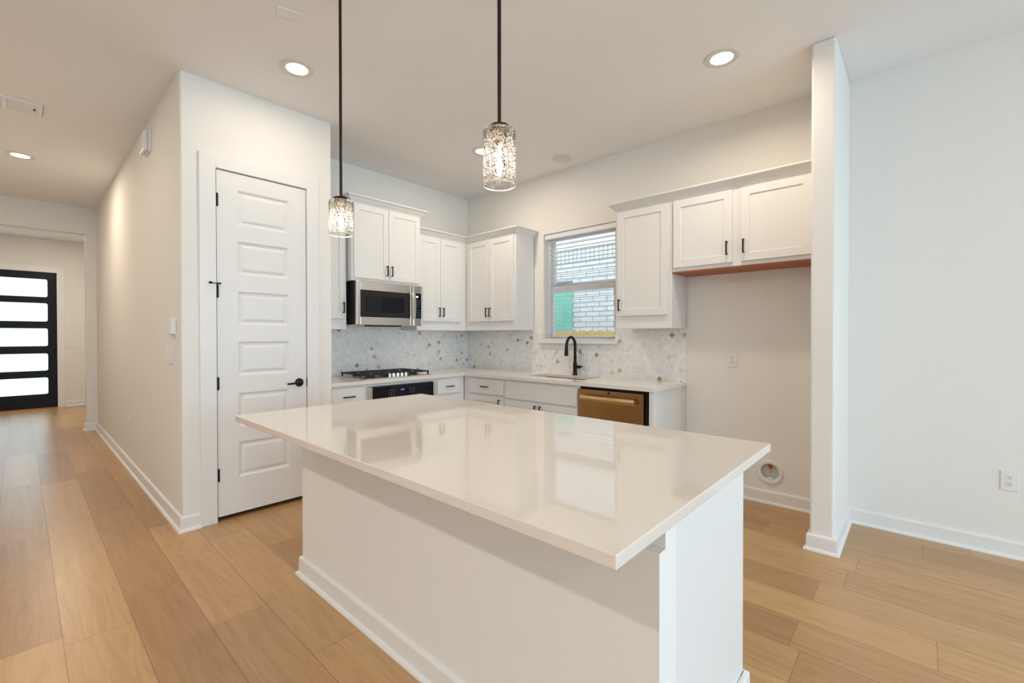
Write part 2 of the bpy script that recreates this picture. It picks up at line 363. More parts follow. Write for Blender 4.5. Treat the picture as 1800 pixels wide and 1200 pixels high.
# ------------------------------------------------------------------ plan (metres)
Xh, Yp, Xe = 0.722, 3.5894, 1.7478         # hall wall face, pantry face, pantry right end
Xw, Yc = 3.9113, 4.2891                    # window wall, cooktop wall
Xs, Ys, Sw = 3.2402, 0.3667, 0.1202        # fridge stub wall
Yh, Yf = 8.392, 11.578                     # hall end header, front door wall
ZC = 0.893                                 # counter height
YB, XL = -4.8, -3.6                        # living-room wall behind, far left wall
WY0, WY1, WZ0, WZ1 = 2.170, 3.052, 1.245, 2.405   # kitchen window opening

# ------------------------------------------------------------------ structure
bm = B(); box(bm, XL-0.2, 4.1, YB-0.2, 12.0, -0.1, 0.0)
struct('floor', bm, 'floor', 'light oak wide plank floor running through kitchen and hall', 'floor')
bm = B(); box(bm, XL-0.2, 4.2, YB-0.2, 12.0, H, H+0.15)
struct('ceiling', bm, 'ceiling', 'flat beige painted ceiling with recessed lights', 'ceiling')
bm = B()
HY0, HY1, HZ0, HZ1 = 0.7825, 0.9075, 0.1805, 0.3055      # hole for the water supply box
box(bm, Xw, Xw+0.16, YB-0.14, HY0, 0, H); box(bm, Xw, Xw+0.16, HY1, WY0, 0, H); box(bm, Xw, Xw+0.16, HY0, HY1, 0, HZ0); box(bm, Xw, Xw+0.16, HY0, HY1, HZ1, H); box(bm, Xw, Xw+0.16, WY1, Yc+0.12, 0, H)
box(bm, Xw, Xw+0.16, WY0, WY1, 0, WZ0); box(bm, Xw, Xw+0.16, WY0, WY1, WZ1, H)
struct('wall_right', bm, 'wall', 'long off-white wall with the kitchen window and the fridge alcove', 'wall')
bm = B(); box(bm, 0.84, Xw, Yc, Yc+0.12, 0, H)
struct('wall_kitchen', bm, 'wall', 'off-white wall behind the cooktop and microwave', 'wall')
DX0, DX1, DZ1 = 0.9225, 1.5415, 2.452      # pantry door opening
bm = B(); rr = 0.014      # bullnose at the hall corner
prism(bm, [(Xh+rr-rr*math.cos(PI/2*k/6), Yp+rr-rr*math.sin(PI/2*k/6)) for k in range(7)]+[(DX0-0.012, Yp), (DX0-0.012, Yp+0.115), (Xh, Yp+0.115)], 'z', 0, H)
prism(bm, [(DX0-0.012, DZ1+0.012), (DX1+0.012, DZ1+0.012), (DX1+0.012, 0), (Xe, 0), (Xe, H), (DX0-0.012, H)], 'y', Yp, Yp+0.115)
struct('wall_pantry', bm, 'wall', 'white wall around the tall pantry door', 'wall', smooth=True)
bm = B(); box(bm, Xe-0.115, Xe, Yp+0.114, Yc, 0, H)
struct('wall_pantry_side', bm, 'wall', 'short pantry side wall beside the upper cabinets', 'wall')
bm = B(); box(bm, Xh, Xh+0.115, Yp+0.115, Yh+0.15, 0, H)
struct('wall_hall', bm, 'wall', 'long beige hallway wall left of the pantry door', 'wall')
bm = B(); box(bm, Xs, Xw+0.01, Ys, Ys+Sw, 0, H)
struct('wall_stub', bm, 'wall', 'narrow stub wall ending the fridge alcove', 'wall', bevel=0.012, seg=3)
bm = B(); box(bm, 0.612, Xh+0.01, Yh, Yh+0.15, 0, H); box(bm, -0.90, 0.612, Yh, Yh+0.15, 2.69, H)
struct('wall_hall_end', bm, 'wall', 'header wall and jamb where the hall opens into the entry', 'wall')
FD0, FD1, FDZ = -0.50, 0.462, 2.445
bm = B(); box(bm, -1.2, FD0, Yf, Yf+0.15, 0, H); box(bm, FD1, 1.9, Yf, Yf+0.15, 0, H); box(bm, FD0, FD1, Yf, Yf+0.15, FDZ, H)
struct('wall_entry', bm, 'wall', 'beige wall around the dark front door', 'wall')
bm = B(); box(bm, 1.7, 1.82, Yh+0.14, Yf, 0, H); box(bm, Xh+0.1, 1.7, Yh+0.02, Yh+0.15, 0, H)
struct('wall_entry_side', bm, 'wall', 'side wall of the entry right of the front door', 'wall')
bm = B(); box(bm, -1.02, -0.90, 3.6, Yf, 0, H); box(bm, XL, -0.90, 3.6, 3.72, 0, H)
struct('wall_hall_left', bm, 'wall', 'left hand wall of the hallway outside the picture', 'wall')
bm = B(); box(bm, XL-0.12, XL, YB, 3.72, 0, H)
struct('wall_left', bm, 'wall', 'far left wall of the living room outside the picture', 'wall')
bm = B()
wins = [(-2.75, -0.95), (-0.55, 1.25), (1.65, 3.45)]
xs = [XL-0.12] + [v for w in wins for v in w] + [Xw]
for i in range(0, len(xs), 2): box(bm, xs[i], xs[i+1], YB-0.14, YB, 0, H)
for a, b in wins: box(bm, a, b, YB-0.14, YB, 0, 0.24); box(bm, a, b, YB-0.14, YB, 2.46, H)
struct('wall_back', bm, 'wall', 'living room wall with three tall windows behind the camera', 'wall')
for i, (a, b) in enumerate(wins):
    bm = B()
    for x0, x1 in ((a, a+0.05), (b-0.05, b)): box(bm, x0, x1, YB-0.10, YB-0.02, 0.24, 2.46)
    for z0, z1 in ((0.24, 0.30), (2.40, 2.46), (1.32, 1.37)): box(bm, a+0.05, b-0.05, YB-0.10, YB-0.02, z0, z1)
    struct('window_%d' % (i+2), bm, 'vinyl', 'tall white framed living room window, number %d along the wall behind the camera' % (i+1), 'window')

BASE = [(0, 0), (0.030, 0), (0.029, 0.008), (0.024, 0.016), (0.016, 0.019), (0.015, 0.088), (0.011, 0.096), (0, 0.098)]
def basebd(name, path, label):
    bm = B(); sweep(bm, BASE, path); return struct(name, bm, 'trim', label, 'baseboard')
basebd('baseboard_hall', [(0.612, Yh+0.15), (0.612, Yh), (Xh, Yh), (Xh, Yp), (0.824, Yp)], 'white baseboard along the hallway wall, turning to the pantry door')
basebd('baseboard_pantry', [(1.64, Yp), (Xe, Yp), (Xe, 3.66)], 'short white baseboard right of the pantry door')
basebd('baseboard_right', [(Xw, 1.48), (Xw, Ys+Sw), (Xs, Ys+Sw), (Xs, Ys), (Xw, Ys), (Xw, YB)], 'white baseboard of the fridge alcove, stub wall and right hand wall')
basebd('baseboard_entry', [(0.562, Yf), (1.7, Yf)][::1], 'white baseboard beside the front door')

# pantry door casing
bm = B()
yC = Yp-0.018
box(bm, 0.822, DX0-0.003, yC, Yp+0.002, 0, 2.548); box(bm, DX1+0.003, 1.640, yC, Yp+0.002, 0, 2.548); box(bm, DX0-0.003, DX1+0.003, yC, Yp+0.002, DZ1+0.006, 2.548)
box(bm, DX0-0.012, DX0-0.002, yC+0.006, Yp+0.115, 0, DZ1+0.012); box(bm, DX1+0.002, DX1+0.012, yC+0.006, Yp+0.115, 0, DZ1+0.012); box(bm, DX0-0.012, DX1+0.012, yC+0.006, Yp+0.115, DZ1+0.004, DZ1+0.012)
struct('trim_1', bm, 'trim', 'flat white casing around the pantry door', 'door casing', bevel=0.002)
# front door casing
bm = B()
box(bm, FD1, 0.560, Yf-0.018, Yf, 0, 2.556); box(bm, FD0-0.10, FD0, Yf-0.018, Yf, 0, 2.556); box(bm, FD0, FD1, Yf-0.018, Yf, FDZ, 2.556)
struct('trim_2', bm, 'trim', 'flat white casing around the dark front door', 'door casing', bevel=0.002)

# ------------------------------------------------------------------ pantry door
def panelled(bm, x0, x1, z0, z1, yf, yb, holes, levels):
    hx0, hx1 = holes[0][0], holes[0][1]
    def q(a, b, c, d):
        bm.faces.new([bm.verts.new(p) for p in ((a, yf, c), (b, yf, c), (b, yf, d), (a, yf, d))])
    zs = sorted([(h[2], h[3]) for h in holes])
    q(x0, hx0, z0, z1); q(hx1, x1, z0, z1)
    prev = z0
    for a, b in zs:
        q(hx0, hx1, prev, a); prev = b
        rect_rings(bm, hx0, hx1, a, b, [(i, yf+d) for i, d in levels])
    q(hx0, hx1, prev, z1)
    v = [bm.verts.new(p) for p in ((x0,yf,z0),(x1,yf,z0),(x1,yf,z1),(x0,yf,z1),(x0,yb,z0),(x1,yb,z0),(x1,yb,z1),(x0,yb,z1))]
    for f in ((0,1,5,4),(1,2,6,5),(2,3,7,6),(3,0,4,7),(4,5,6,7)): bm.faces.new([v[i] for i in f])
dr = thing('door_1', 'tall white six panel pantry door with black hardware', 'door', (0, 0, 0)); dr['kind'] = 'structure'
bm = B(); dy = Yp-0.006
holes = [(1.056, 1.409, z0, z1) for z0, z1 in ((2.085, 2.333), (1.734, 1.972), (1.376, 1.614), (1.012, 1.256), (0.646, 0.889), (0.288, 0.538))]
panelled(bm, DX0+0.0035, DX1-0.0035, 0.034, DZ1-0.003, dy, dy+0.035, holes, [(0, 0), (0.006, 0.004), (0.014, 0.012), (0.024, 0.013), (0.040, 0.004), (0.044, 0.003)])
o = obj('door_leaf', bm, 'door', dr)
for zc_ in (2.240, 1.607, 0.965, 0.327):
    bm = B(); lathe(bm, [(0.006, -0.045), (0.0075, -0.044), (0.0075, 0.044), (0.006, 0.045)], 12, (DX0+0.002, dy-0.006, zc_)); box(bm, DX0-0.001, DX0+0.014, dy-0.003, dy+0.004, zc_-0.044, zc_+0.044)
    obj('hinge', bm, 'black', dr, smooth=True)
bm = B(); tube(bm, [(DX0+0.004, dy-0.012, 1.66), (DX0-0.04, dy-0.035, 1.66)], 0.003, 8); tube(bm, [(DX0-0.035, dy-0.033, 1.66), (DX0-0.05, dy-0.04, 1.66)], 0.008, 10); tube(bm, [(DX0, dy-0.012, 1.66), (DX0+0.025, dy-0.015, 1.66)], 0.006, 10)
obj('door_stop', bm, 'black', dr, smooth=True)
h = bpy.data.objects.new('lever_handle', None); C.objects.link(h); h.parent = dr
bm = B(); lathe(bm, [(0.033, 0), (0.033, -0.004), (0.029, -0.010), (0.012, -0.013), (0.011, -0.05), (0, -0.052)], 32, (1.482, dy, 0.932), 'y')
obj('rosette', bm, 'black', h, smooth=True)
bm = B(); tube(bm, [(1.485, dy-0.045, 0.932), (1.465, dy-0.048, 0.932), (1.43, dy-0.05, 0.931), (1.375, dy-0.05, 0.929)], [0.011, 0.010, 0.008, 0.007], 12)
obj('lever', bm, 'black', h, smooth=True)
mbox('latch_plate', 'black', dr, DX1-0.004, DX1+0.010, dy-0.004, dy+0.01, 0.900, 0.965, bevel=0.002)

# ------------------------------------------------------------------ front door
fd = thing('door_2', 'near black front door with five frosted glass panes', 'door'); fd['kind'] = 'structure'
bm = B()
lites = [(2.00, 2.32), (1.561, 1.889), (1.119, 1.437), (0.677, 0.986), (0.256, 0.554)]
LX0, LX1 = -0.378, 0.342
y0, y1 = Yf+0.02, Yf+0.065
box(bm, FD0+0.002, LX0, y0, y1, 0.012, FDZ-0.002); box(bm, LX1, FD1-0.002, y0, y1, 0.012, FDZ-0.002)
zz = [0.012] + [v for a, b in sorted(lites) for v in (a, b)] + [FDZ-0.002]
for i in range(0, len(zz), 2): box(bm, LX0, LX1, y0, y1, zz[i], zz[i+1])
obj('door_frame', bm, 'navy', fd)
for a, b in lites:
    bm = B()   # corner fillets give the rounded glass outline
    r = 0.03
    for cx, cz, sx, sz in ((LX0, a, 1, 1), (LX1, a, -1, 1), (LX0, b, 1, -1), (LX1, b, -1, -1)):
        pts = [(cx, cz)] + [(cx+sx*(r-r*math.sin(t)), cz+sz*(r-r*math.cos(t))) for t in [PI/2*k/6 for k in range(7)]]
        prism(bm, pts, 'y', y0, y1)
    obj('glazing_bead', bm, 'navy', fd)
    mbox('pane', 'frosted', fd, LX0, LX1, y0+0.018, y0+0.024, a, b)
bm = B(); lathe(bm, [(0.03, 0), (0.03, -0.01), (0.012, -0.014), (0.012, -0.04), (0, -0.041)], 20, (0.425, y0, 1.07), 'y'); lathe(bm, [(0.03, 0), (0.03, -0.02), (0, -0.021)], 20, (0.425, y0, 1.20), 'y')
obj('door_lock', bm, 'black', fd, smooth=True)
mbox('threshold', 'ply', fd, FD0, FD1, Yf-0.02, Yf+0.10, 0, 0.012)

# ------------------------------------------------------------------ kitchen window
w1 = thing('window_1', 'single hung kitchen window with white vinyl frame above the sink', 'window'); w1['kind'] = 'structure'
xa, xb = Xw+0.085, Xw+0.15
bm = B()
box(bm, xa, xb, WY0, WY0+0.035, WZ0, WZ1); box(bm, xa, xb, WY1-0.035, WY1, WZ0, WZ1)
box(bm, xa, xb, WY0+0.035, WY1-0.035, WZ0, WZ0+0.018); box(bm, xa, xb, WY0+0.035, WY1-0.035, WZ1-0.03, WZ1)
obj('window_frame', bm, 'vinyl', w1, bevel=0.003)
def sash(z0, z1, x0, x1, st, tr, br):
    bm = B(); a, b = WY0+0.035, WY1-0.035
    box(bm, x0, x1, a, a+st, z0, z1); box(bm, x0, x1, b-st, b, z0, z1); box(bm, x0, x1, a+st, b-st, z0, z0+br); box(bm, x0, x1, a+st, b-st, z1-tr, z1)
    s_ = obj('sash', bm, 'vinyl', w1, bevel=0.003)
    mbox('pane', 'glass', s_, (x0+x1)/2-0.002, (x0+x1)/2+0.002, a+st, b-st, z0+br, z1-tr)
sash(1.79, WZ1-0.03, xa+0.035, xa+0.06, 0.035, 0.03, 0.04)
sash(WZ0+0.018, 1.845, xa+0.005, xa+0.032, 0.028, 0.07, 0.022)
bm = B(); box(bm, Xw-0.0085, Xw+0.085, WY0+0.001, WY1-0.001, WZ0-0.0005, WZ0+0.006); box(bm, Xw-0.045, Xw-0.0093, WY0-0.035, WY1+0.045, WZ0-0.032, WZ0+0.006)
obj('window_sill', bm, 'trim', w1, bevel=0.002)
bl = thing('window_blind', 'white horizontal blind with open slats in the kitchen window', 'blind', (Xw+0.045, 0, 0))
mbox('headrail', 'vinyl', bl, -0.030, 0.028, WY0+0.006, WY1-0.006, WZ1-0.055, WZ1-0.002, bevel=0.003)
bm = B(); z = WZ1-0.085
while z > 1.285:
    prism(bm, [(-0.020, z-0.001), (0, z+0.001), (0.020, z-0.001), (0.020, z), (0, z+0.002), (-0.020, z)], 'y', WY0+0.012, WY1-0.012); z -= 0.043
obj('slats', bm, 'slat', bl)
mbox('bottom_rail', 'slat', bl, -0.025, 0.025, WY0+0.012, WY1-0.012, 1.2535, 1.264, bevel=0.002)
for y in (WY0+0.13, WY1-0.13):
    bm = B(); tube(bm, [(-0.022, y, 1.27), (-0.022, y, WZ1-0.05)], 0.0010, 6); tube(bm, [(0.022, y, 1.27), (0.022, y, WZ1-0.05)], 0.0010, 6)
    obj('ladder_cord', bm, 'slat', bl)

# ------------------------------------------------------------------ outside the kitchen window
bm = B(); box(bm, 4.4, 9, -6, 14, -0.35, -0.25)
tag(obj('ground', bm, 'ground'), 'bare ground in the side yard outside the kitchen window', 'ground', kind='structure')
nh = thing('neighbor_house', 'pale brick house next door seen through the kitchen window', 'house', (6.5, 0, 0))
mbox('brick_wall', 'brick', nh, 0, 0.2, -1.0, 8.0, -0.3, 2.57)
mbox('soldier_course', 'soldier', nh, -0.012, 0.2, -1.0, 8.0, 2.572, 2.785)
bm = B()
for k in range(8): prism(bm, [(-0.03, 2.79+k*0.14), (0.1, 2.79+k*0.14), (0.1, 2.93+k*0.14), (-0.012, 2.93+k*0.14)], 'y', -1.0, 8.0)
obj('siding', bm, 'siding', nh)
mbox('lintel', 'greyplastic', nh, -0.02, 0.05, 4.435, 5.6, 2.215, 2.25)
bm = B(); box(bm, -0.03, 0.02, 4.43, 5.6, 0.9, 2.10)
obj('shutter', bm, 'green', nh)
fe = thing('wooden_fence', 'golden dog eared wooden fence outside the kitchen window', 'fence', (5.6, 0, -0.215))
bm = B(); y = 0.0
while y < 7.5:
    prism(bm, [(y, 0), (y+0.138, 0), (y+0.138, 1.56), (y+0.108, 1.59), (y+0.03, 1.59), (y, 1.56)], 'x', 0.0, 0.018); y += 0.143
obj('boards', bm, 'fence', fe)
bm = B()
for z in (0.3, 1.475): box(bm, -0.04, 0.0, 0, 7.5, z, z+0.06)
obj('rail', bm, 'fence', fe)

# ------------------------------------------------------------------ cabinets
def pull(parent, x, y, z, L=0.102, vert=True):
    bm = B()
    if vert:
        box(bm, x-0.005, x+0.005, y-0.032, y-0.022, z-L/2, z+L/2)
        for s in (-1, 1): box(bm, x-0.0045, x+0.0045, y-0.023, y, z+s*(L/2-0.006)-0.0045, z+s*(L/2-0.006)+0.0045)
    else:
        box(bm, x-L/2, x+L/2, y-0.032, y-0.022, z-0.005, z+0.005)
        for s in (-1, 1): box(bm, x+s*(L/2-0.006)-0.0045, x+s*(L/2-0.006)+0.0045, y-0.023, y, z-0.0045, z+0.0045)
    return obj('handle', bm, 'black', parent, bevel=0.002)
def shaker(parent, x0, x1, z0, z1, yf, rail=0.057, name='door'):
    bm = B(); panelled(bm, x0, x1, z0, z1, yf, yf+0.019, [(x0+rail, x1-rail, z0+rail, z1-rail)], [(0, 0), (0.002, 0.007)])
    return obj(name, bm, 'cab', parent, bevel=0.0012, seg=1)
def slab(parent, x0, x1, z0, z1, yf, name='drawer'):
    bm = B(); box(bm, x0, x1, yf, yf+0.019, z0, z1); return obj(name, bm, 'cab', parent, bevel=0.003)
def carcass(parent, w, d, z0, z1, mat='cab'):
    bm = B(); box(bm, 0, w, -d, -0.010, z0, z1); return obj('carcass', bm, mat, parent, bevel=0.001, seg=1)
CROWN = [(0, 0), (0.006, 0), (0.012, 0.010), (0.018, 0.014), (0.040, 0.040), (0.050, 0.046), (0.060, 0.052), (0.060, 0.062), (0, 0.062)]
def crown(name, path, z0, label=None, parent=None, sc=1.0):
    bm = B(); sweep(bm, [(o*sc, z0+z) for o, z in CROWN], path)
    o = obj(name, bm, 'cab', parent)
    if label: tag(o, label, 'crown molding')
    return o
D = 0.330            # front of the doors from the wall
UZ0, UZ1, DZ0, DZ_1 = 1.357, 2.395, 1.458, 2.378
R90 = -PI/2
# left of the microwave
c = thing('upper_cabinet', 'narrow white upper cabinet left of the microwave, half hidden by the pantry wall', 'cabinet', (1.752, Yc, 0))
carcass(c, 0.333, 0.31, UZ0, UZ1); d = shaker(c, 0.02, 0.315, DZ0, DZ_1, -D); pull(d, 0.290, -D, 1.560)
sweep_bm = B(); sweep(sweep_bm, [(o, UZ1+z) for o, z in CROWN], [(0.0, -0.31), (0.333, -0.31)]); obj('crown', sweep_bm, 'cab', c)
# over the microwave
c = thing('upper_cabinet', 'tall white two door cabinet directly above the microwave', 'cabinet', (2.100, Yc, 0))
carcass(c, 0.785, 0.380, 1.818, 2.560)
d = shaker(c, 0.020, 0.389, 1.845, 2.545, -0.400); pull(d, 0.364, -0.400, 1.935)
d = shaker(c, 0.393, 0.770, 1.845, 2.545, -0.400); pull(d, 0.418, -0.400, 1.935)
sweep_bm = B(); sweep(sweep_bm, [(o, 2.552+z) for o, z in CROWN], [(0.0, -0.012), (0.0, -0.382), (0.785, -0.382), (0.785, -0.012)][::1]); obj('crown', sweep_bm, 'cab', c)
# corner, cooktop wall
c = thing('upper_cabinet', 'white two door upper cabinet right of the microwave, in the corner', 'cabinet', (2.888, Yc, 0))
carcass(c, 0.711, 0.31, UZ0, UZ1)
d = shaker(c, 0.010, 0.312, DZ0, DZ_1, -D); pull(d, 0.286, -D, 1.560)
d = shaker(c, 0.316, 0.618, DZ0, DZ_1, -D); pull(d, 0.342, -D, 1.560)
# corner, window wall
c = thing('upper_cabinet', 'white two door upper cabinet between the corner and the window', 'cabinet', (Xw, 3.977, 0), R90)
carcass(c, 0.795, 0.31, UZ0, UZ1)
d = shaker(c, 0.055, 0.400, DZ0, DZ_1, -D); pull(d, 0.374, -D, 1.560)
d = shaker(c, 0.404, 0.765, DZ0, DZ_1, -D); pull(d, 0.430, -D, 1.560)
crown('crown_molding', [(2.888, Yc-0.31), (Xw-0.31, Yc-0.31), (Xw-0.31, 3.181), (Xw-0.003, 3.181)], UZ1+0.0005, 'white crown molding over the two corner upper cabinets')
# right of window
c = thing('upper_cabinet', 'single door white upper cabinet right of the window', 'cabinet', (Xw, 1.993, 0), R90)
carcass(c, 0.506, 0.31, UZ0, UZ1); d = shaker(c, 0.022, 0.475, 1.468, DZ_1, -D); pull(d, 0.046, -D, 1.563)
# over the fridge space
c = thing('upper_cabinet', 'short white two door cabinet over the empty fridge space', 'cabinet', (Xw, 1.485, 0), R90)
carcass(c, 0.994, 0.31, 1.812, UZ1)
mbox('bottom_panel', 'ply', c, 0.004, 0.990, -0.306, -0.002, 1.800, 1.812)['label'] = 'orange-brown raw wood underside'
d = shaker(c, 0.015, 0.457, 1.842, DZ_1, -D); pull(d, 0.424, -D, 1.948)
d = shaker(c, 0.516, 0.958, 1.842, DZ_1, -D); pull(d, 0.532+0.006, -D, 1.948)
crown('crown_molding', [(Xw-0.003, 1.994), (Xw-0.3105, 1.994), (Xw-0.3105, 0.4875)], UZ1+0.0005, 'white crown molding over the cabinets right of the window')

# base cabinets, cooktop wall (front frame .62 from wall)
BZ1 = ZC-0.030
def kick(parent, w, d=0.55): mbox('toe_kick', 'cab', parent, 0.001, w-0.001, -d, -0.02, 0.0, 0.10)
c = thing('base_cabinet', 'white drawer base cabinet left of the oven', 'cabinet', (1.752, Yc, 0)); w = 0.362
bm = B(); box(bm, 0, w, -0.615, -0.01, 0.10, BZ1); obj('carcass', bm, 'cab', c); kick(c, w)
d = slab(c, 0.03, w-0.025, 0.690, 0.840, -0.634); pull(d, 0.182, -0.634, 0.765, vert=False)
d = shaker(c, 0.03, w-0.025, 0.12, 0.675, -0.634); pull(d, w-0.06, -0.634, 0.60)
c = thing('base_cabinet', 'white base cabinet that holds the wall oven below the cooktop', 'cabinet', (2.116, Yc, 0)); w = 0.768
bm = B(); box(bm, 0, 0.012, -0.615, -0.01, 0.10, BZ1); box(bm, w-0.012, w, -0.615, -0.01, 0.10, BZ1); box(bm, 0.012, w-0.012, -0.615, -0.01, 0.832, BZ1); box(bm, 0.012, w-0.012, -0.615, -0.01, 0.10, 0.125)
obj('carcass', bm, 'cab', c); kick(c, w)
c = thing('base_cabinet', 'white drawer base cabinet right of the oven, next to the corner', 'cabinet', (2.886, Yc, 0)); w = 0.405
bm = B(); box(bm, 0, w, -0.615, -0.01, 0.10, BZ1); obj('carcass', bm, 'cab', c); kick(c, w)
d = slab(c, 0.028, 0.330, 0.690, 0.840, -0.634); pull(d, 0.185, -0.634, 0.765, vert=False)
d = shaker(c, 0.028, 0.330, 0.12, 0.675, -0.634); pull(d, 0.06, -0.634, 0.60)
# base cabinets, window wall
c = thing('base_cabinet', 'white base cabinet with one drawer between the corner and the sink', 'cabinet', (Xw, 3.672, 0), R90); w = 0.606
bm = B(); box(bm, 0, w, -0.615, -0.01, 0.10, BZ1); obj('carcass', bm, 'cab', c); kick(c, w)
d = slab(c, 0.09, w-0.02, 0.692, 0.840, -0.634); pull(d, 0.345, -0.634, 0.768, vert=False)
d = shaker(c, 0.09, w-0.02, 0.12, 0.672, -0.634); pull(d, w-0.05, -0.634, 0.600)
c = thing('base_cabinet', 'white sink base cabinet with wide false front over two doors', 'cabinet', (Xw, 3.064, 0), R90); w = 0.888
bm = B(); box(bm, 0, w, -0.615, -0.585, 0.10, BZ1); box(bm, 0, 0.018, -0.585, -0.01, 0.10, BZ1); box(bm, w-0.018, w, -0.585, -0.01, 0.10, BZ1); box(bm, 0.018, w-0.018, -0.585, -0.01, 0.10, 0.118); obj('carcass', bm, 'cab', c); kick(c, w)
slab(c, 0.018, w-0.012, 0.676, 0.840, -0.634, 'false_front')
d = shaker(c, 0.018, w/2-0.002, 0.12, 0.660, -0.634); pull(d, w/2-0.03, -0.634, 0.588)
d = shaker(c, w/2+0.002, w-0.012, 0.12, 0.660, -0.634); pull(d, w/2+0.03, -0.634, 0.588)
c = thing('cabinet_end_panel', 'white end panel closing the counter run right of the dishwasher', 'panel', (Xw, 1.535, 0), R90)
mbox('side_panel', 'cab', c, 0.0, 0.035, -0.625, -0.01, 0.0, BZ1, bevel=0.001)
mbox('scribe_strip', 'cab', c, 0.0355, 0.040, -0.035, -0.01, 0.0, BZ1)

# dishwasher
c = thing('dishwasher', 'stainless dishwasher coloured with a warm floor reflection, with bar handle under the counter', 'dishwasher', (Xw, 2.174, 0), R90); w = 0.636
bm = B(); box(bm, 0.002, w-0.002, -0.600, -0.02, 0.10, BZ1-0.002); obj('tub', bm, 'dark', c)
mbox('kick_plate', 'dark', c, 0.01, w-0.01, -0.56, -0.50, 0.0, 0.10)
bm = B(); box(bm, 0.006, 0.600, -0.645, -0.602, 0.11, 0.838); obj('door', bm, 'warmreflect', c, bevel=0.004)
bm = B()
pts = []
for k in range(13):
    t = k/12; pts.append((0.045+0.50*t, -0.685-0.012*math.sin(PI*t), 0.772))
def bar(bm, pts, hh, dd):
    R = []
    for p in pts: R.append([bm.verts.new((p[0], p[1]+a, p[2]+b)) for a, b in ((-dd, -hh*0.6), (-dd*1.3, 0), (-dd, hh*0.6), (0, hh), (dd, hh*0.6), (dd, -hh*0.6), (0, -hh))])
    n = len(R[0])
    for A, Q in zip(R, R[1:]):
        for i in range(n): bm.faces.new((A[i], A[(i+1) % n], Q[(i+1) % n], Q[i]))
    bm.faces.new(R[0][::-1]); bm.faces.new(R[-1])
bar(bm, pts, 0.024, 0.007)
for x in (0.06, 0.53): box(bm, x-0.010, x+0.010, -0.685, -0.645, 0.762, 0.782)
obj('handle', bm, 'warmreflectbar', c, bevel=0.002)
bm = B(); lathe(bm, [(0.010, 0), (0.010, -0.001)], 20, (0.30, -0.645, 0.822), 'y'); o = obj('logo', bm, 'bronze', c)

# wall oven
c = thing('wall_oven', 'built-in oven with black glass control panel below the cooktop', 'oven', (2.130, Yc, 0)); w = 0.740
mbox('oven_body', 'dark', c, 0.0, w, -0.610, -0.03, 0.14, 0.828)
bm = B(); box(bm, -0.005, 0.028, -0.648, -0.617, 0.14, 0.829); box(bm, w-0.020, w+0.005, -0.648, -0.617, 0.14, 0.829); box(bm, 0.028, w-0.02, -0.648, -0.617, 0.14, 0.19); obj('steel_trim', bm, 'steel', c, bevel=0.003)
mbox('control_panel', 'blackglass', c, 0.0285, w-0.0205, -0.648, -0.617, 0.700, 0.829, bevel=0.002)
mbox('door_glass', 'blackglass', c, 0.0285, w-0.0205, -0.648, -0.617, 0.192, 0.690, bevel=0.002)
mbox('display', 'bluedisplay', c, 0.330, 0.365, -0.6495, -0.6478, 0.778, 0.790)
bm = B()
for gx in (0.20, 0.225, 0.25):
    for gz in (0.728, 0.748, 0.768, 0.788): box(bm, gx-0.004, gx+0.004, -0.6492, -0.648, gz-0.003, gz+0.003)
obj('keypad', bm, 'print', c); bm = B()
for gx in (0.43, 0.455, 0.48):
    for gz in (0.748, 0.768, 0.788): box(bm, gx-0.004, gx+0.004, -0.6492, -0.648, gz-0.003, gz+0.003)
obj('keypad', bm, 'print', c)
bm = B(); tube(bm, [(0.05, -0.70, 0.655), (w-0.05, -0.70, 0.655)], 0.011, 16)
for x in (0.07, w-0.07): tube(bm, [(x, -0.70, 0.655), (x, -0.646, 0.655)], 0.008, 10)
obj('handle', bm, 'steel', c, smooth=True)

# microwave
mw = thing('microwave', 'stainless over-the-range microwave with dark glass door', 'microwave', (2.130, Yc, 0))
MW, z0, z1, yf = 0.755, 1.402, 1.816, -0.420
mbox('housing', 'dark', mw, -0.002, MW, yf+0.035, -0.01, z0+0.004, z1)
bm = B(); px0, px1, pz0, pz1 = 0.040, 0.600, z0+0.075, z1-0.085
def frame(bm, x0, x1, z0, z1, a, b, c_, d_, y0, y1):
    box(bm, x0, a, y0, y1, z0, z1); box(bm, b, x1, y0, y1, z0, z1); box(bm, a, b, y0, y1, z0, c_); box(bm, a, b, y0, y1, d_, z1)
frame(bm, 0, 0.632, z0, z1, px0, px1, pz0, pz1, yf, yf+0.034)
obj('door', bm, 'steel', mw, bevel=0.003)
dg = mbox('door_glass', 'blackglass', mw, px0, px1, yf+0.002, yf+0.030, pz0, pz1)
bm = B(); frame(bm, px0+0.001, px1-0.001, pz0+0.001, pz1-0.001, px0+0.048, px1-0.075, pz0+0.045, pz1-0.085+0.03, yf+0.0005, yf+0.003); obj('glass_border', bm, 'dark', mw)
bm = B(); frame(bm, 0.634, MW, z0, z1, 0.645, 0.740, z0+0.075, z1-0.078, yf, yf+0.034); obj('panel_surround', bm, 'steel', mw, bevel=0.003)
mbox('control_panel', 'blackglass', mw, 0.645, 0.740, yf+0.002, yf+0.03, z0+0.075, z1-0.078)
mbox('display', 'whitedisplay', mw, 0.672, 0.700, yf+0.0005, yf+0.003, z1-0.122, z1-0.105)
bm = B()
for gx in (0.668, 0.692, 0.716):
    for k in range(4): box(bm, gx-0.005, gx+0.005, yf+0.0008, yf+0.003, z0+0.090+k*0.024, z0+0.098+k*0.024)
for k in range(4): box(bm, 0.664, 0.722, yf+0.0008, yf+0.003, z0+0.195+k*0.022, z0+0.198+k*0.022)
obj('keypad', bm, 'print', mw)
bm = B()
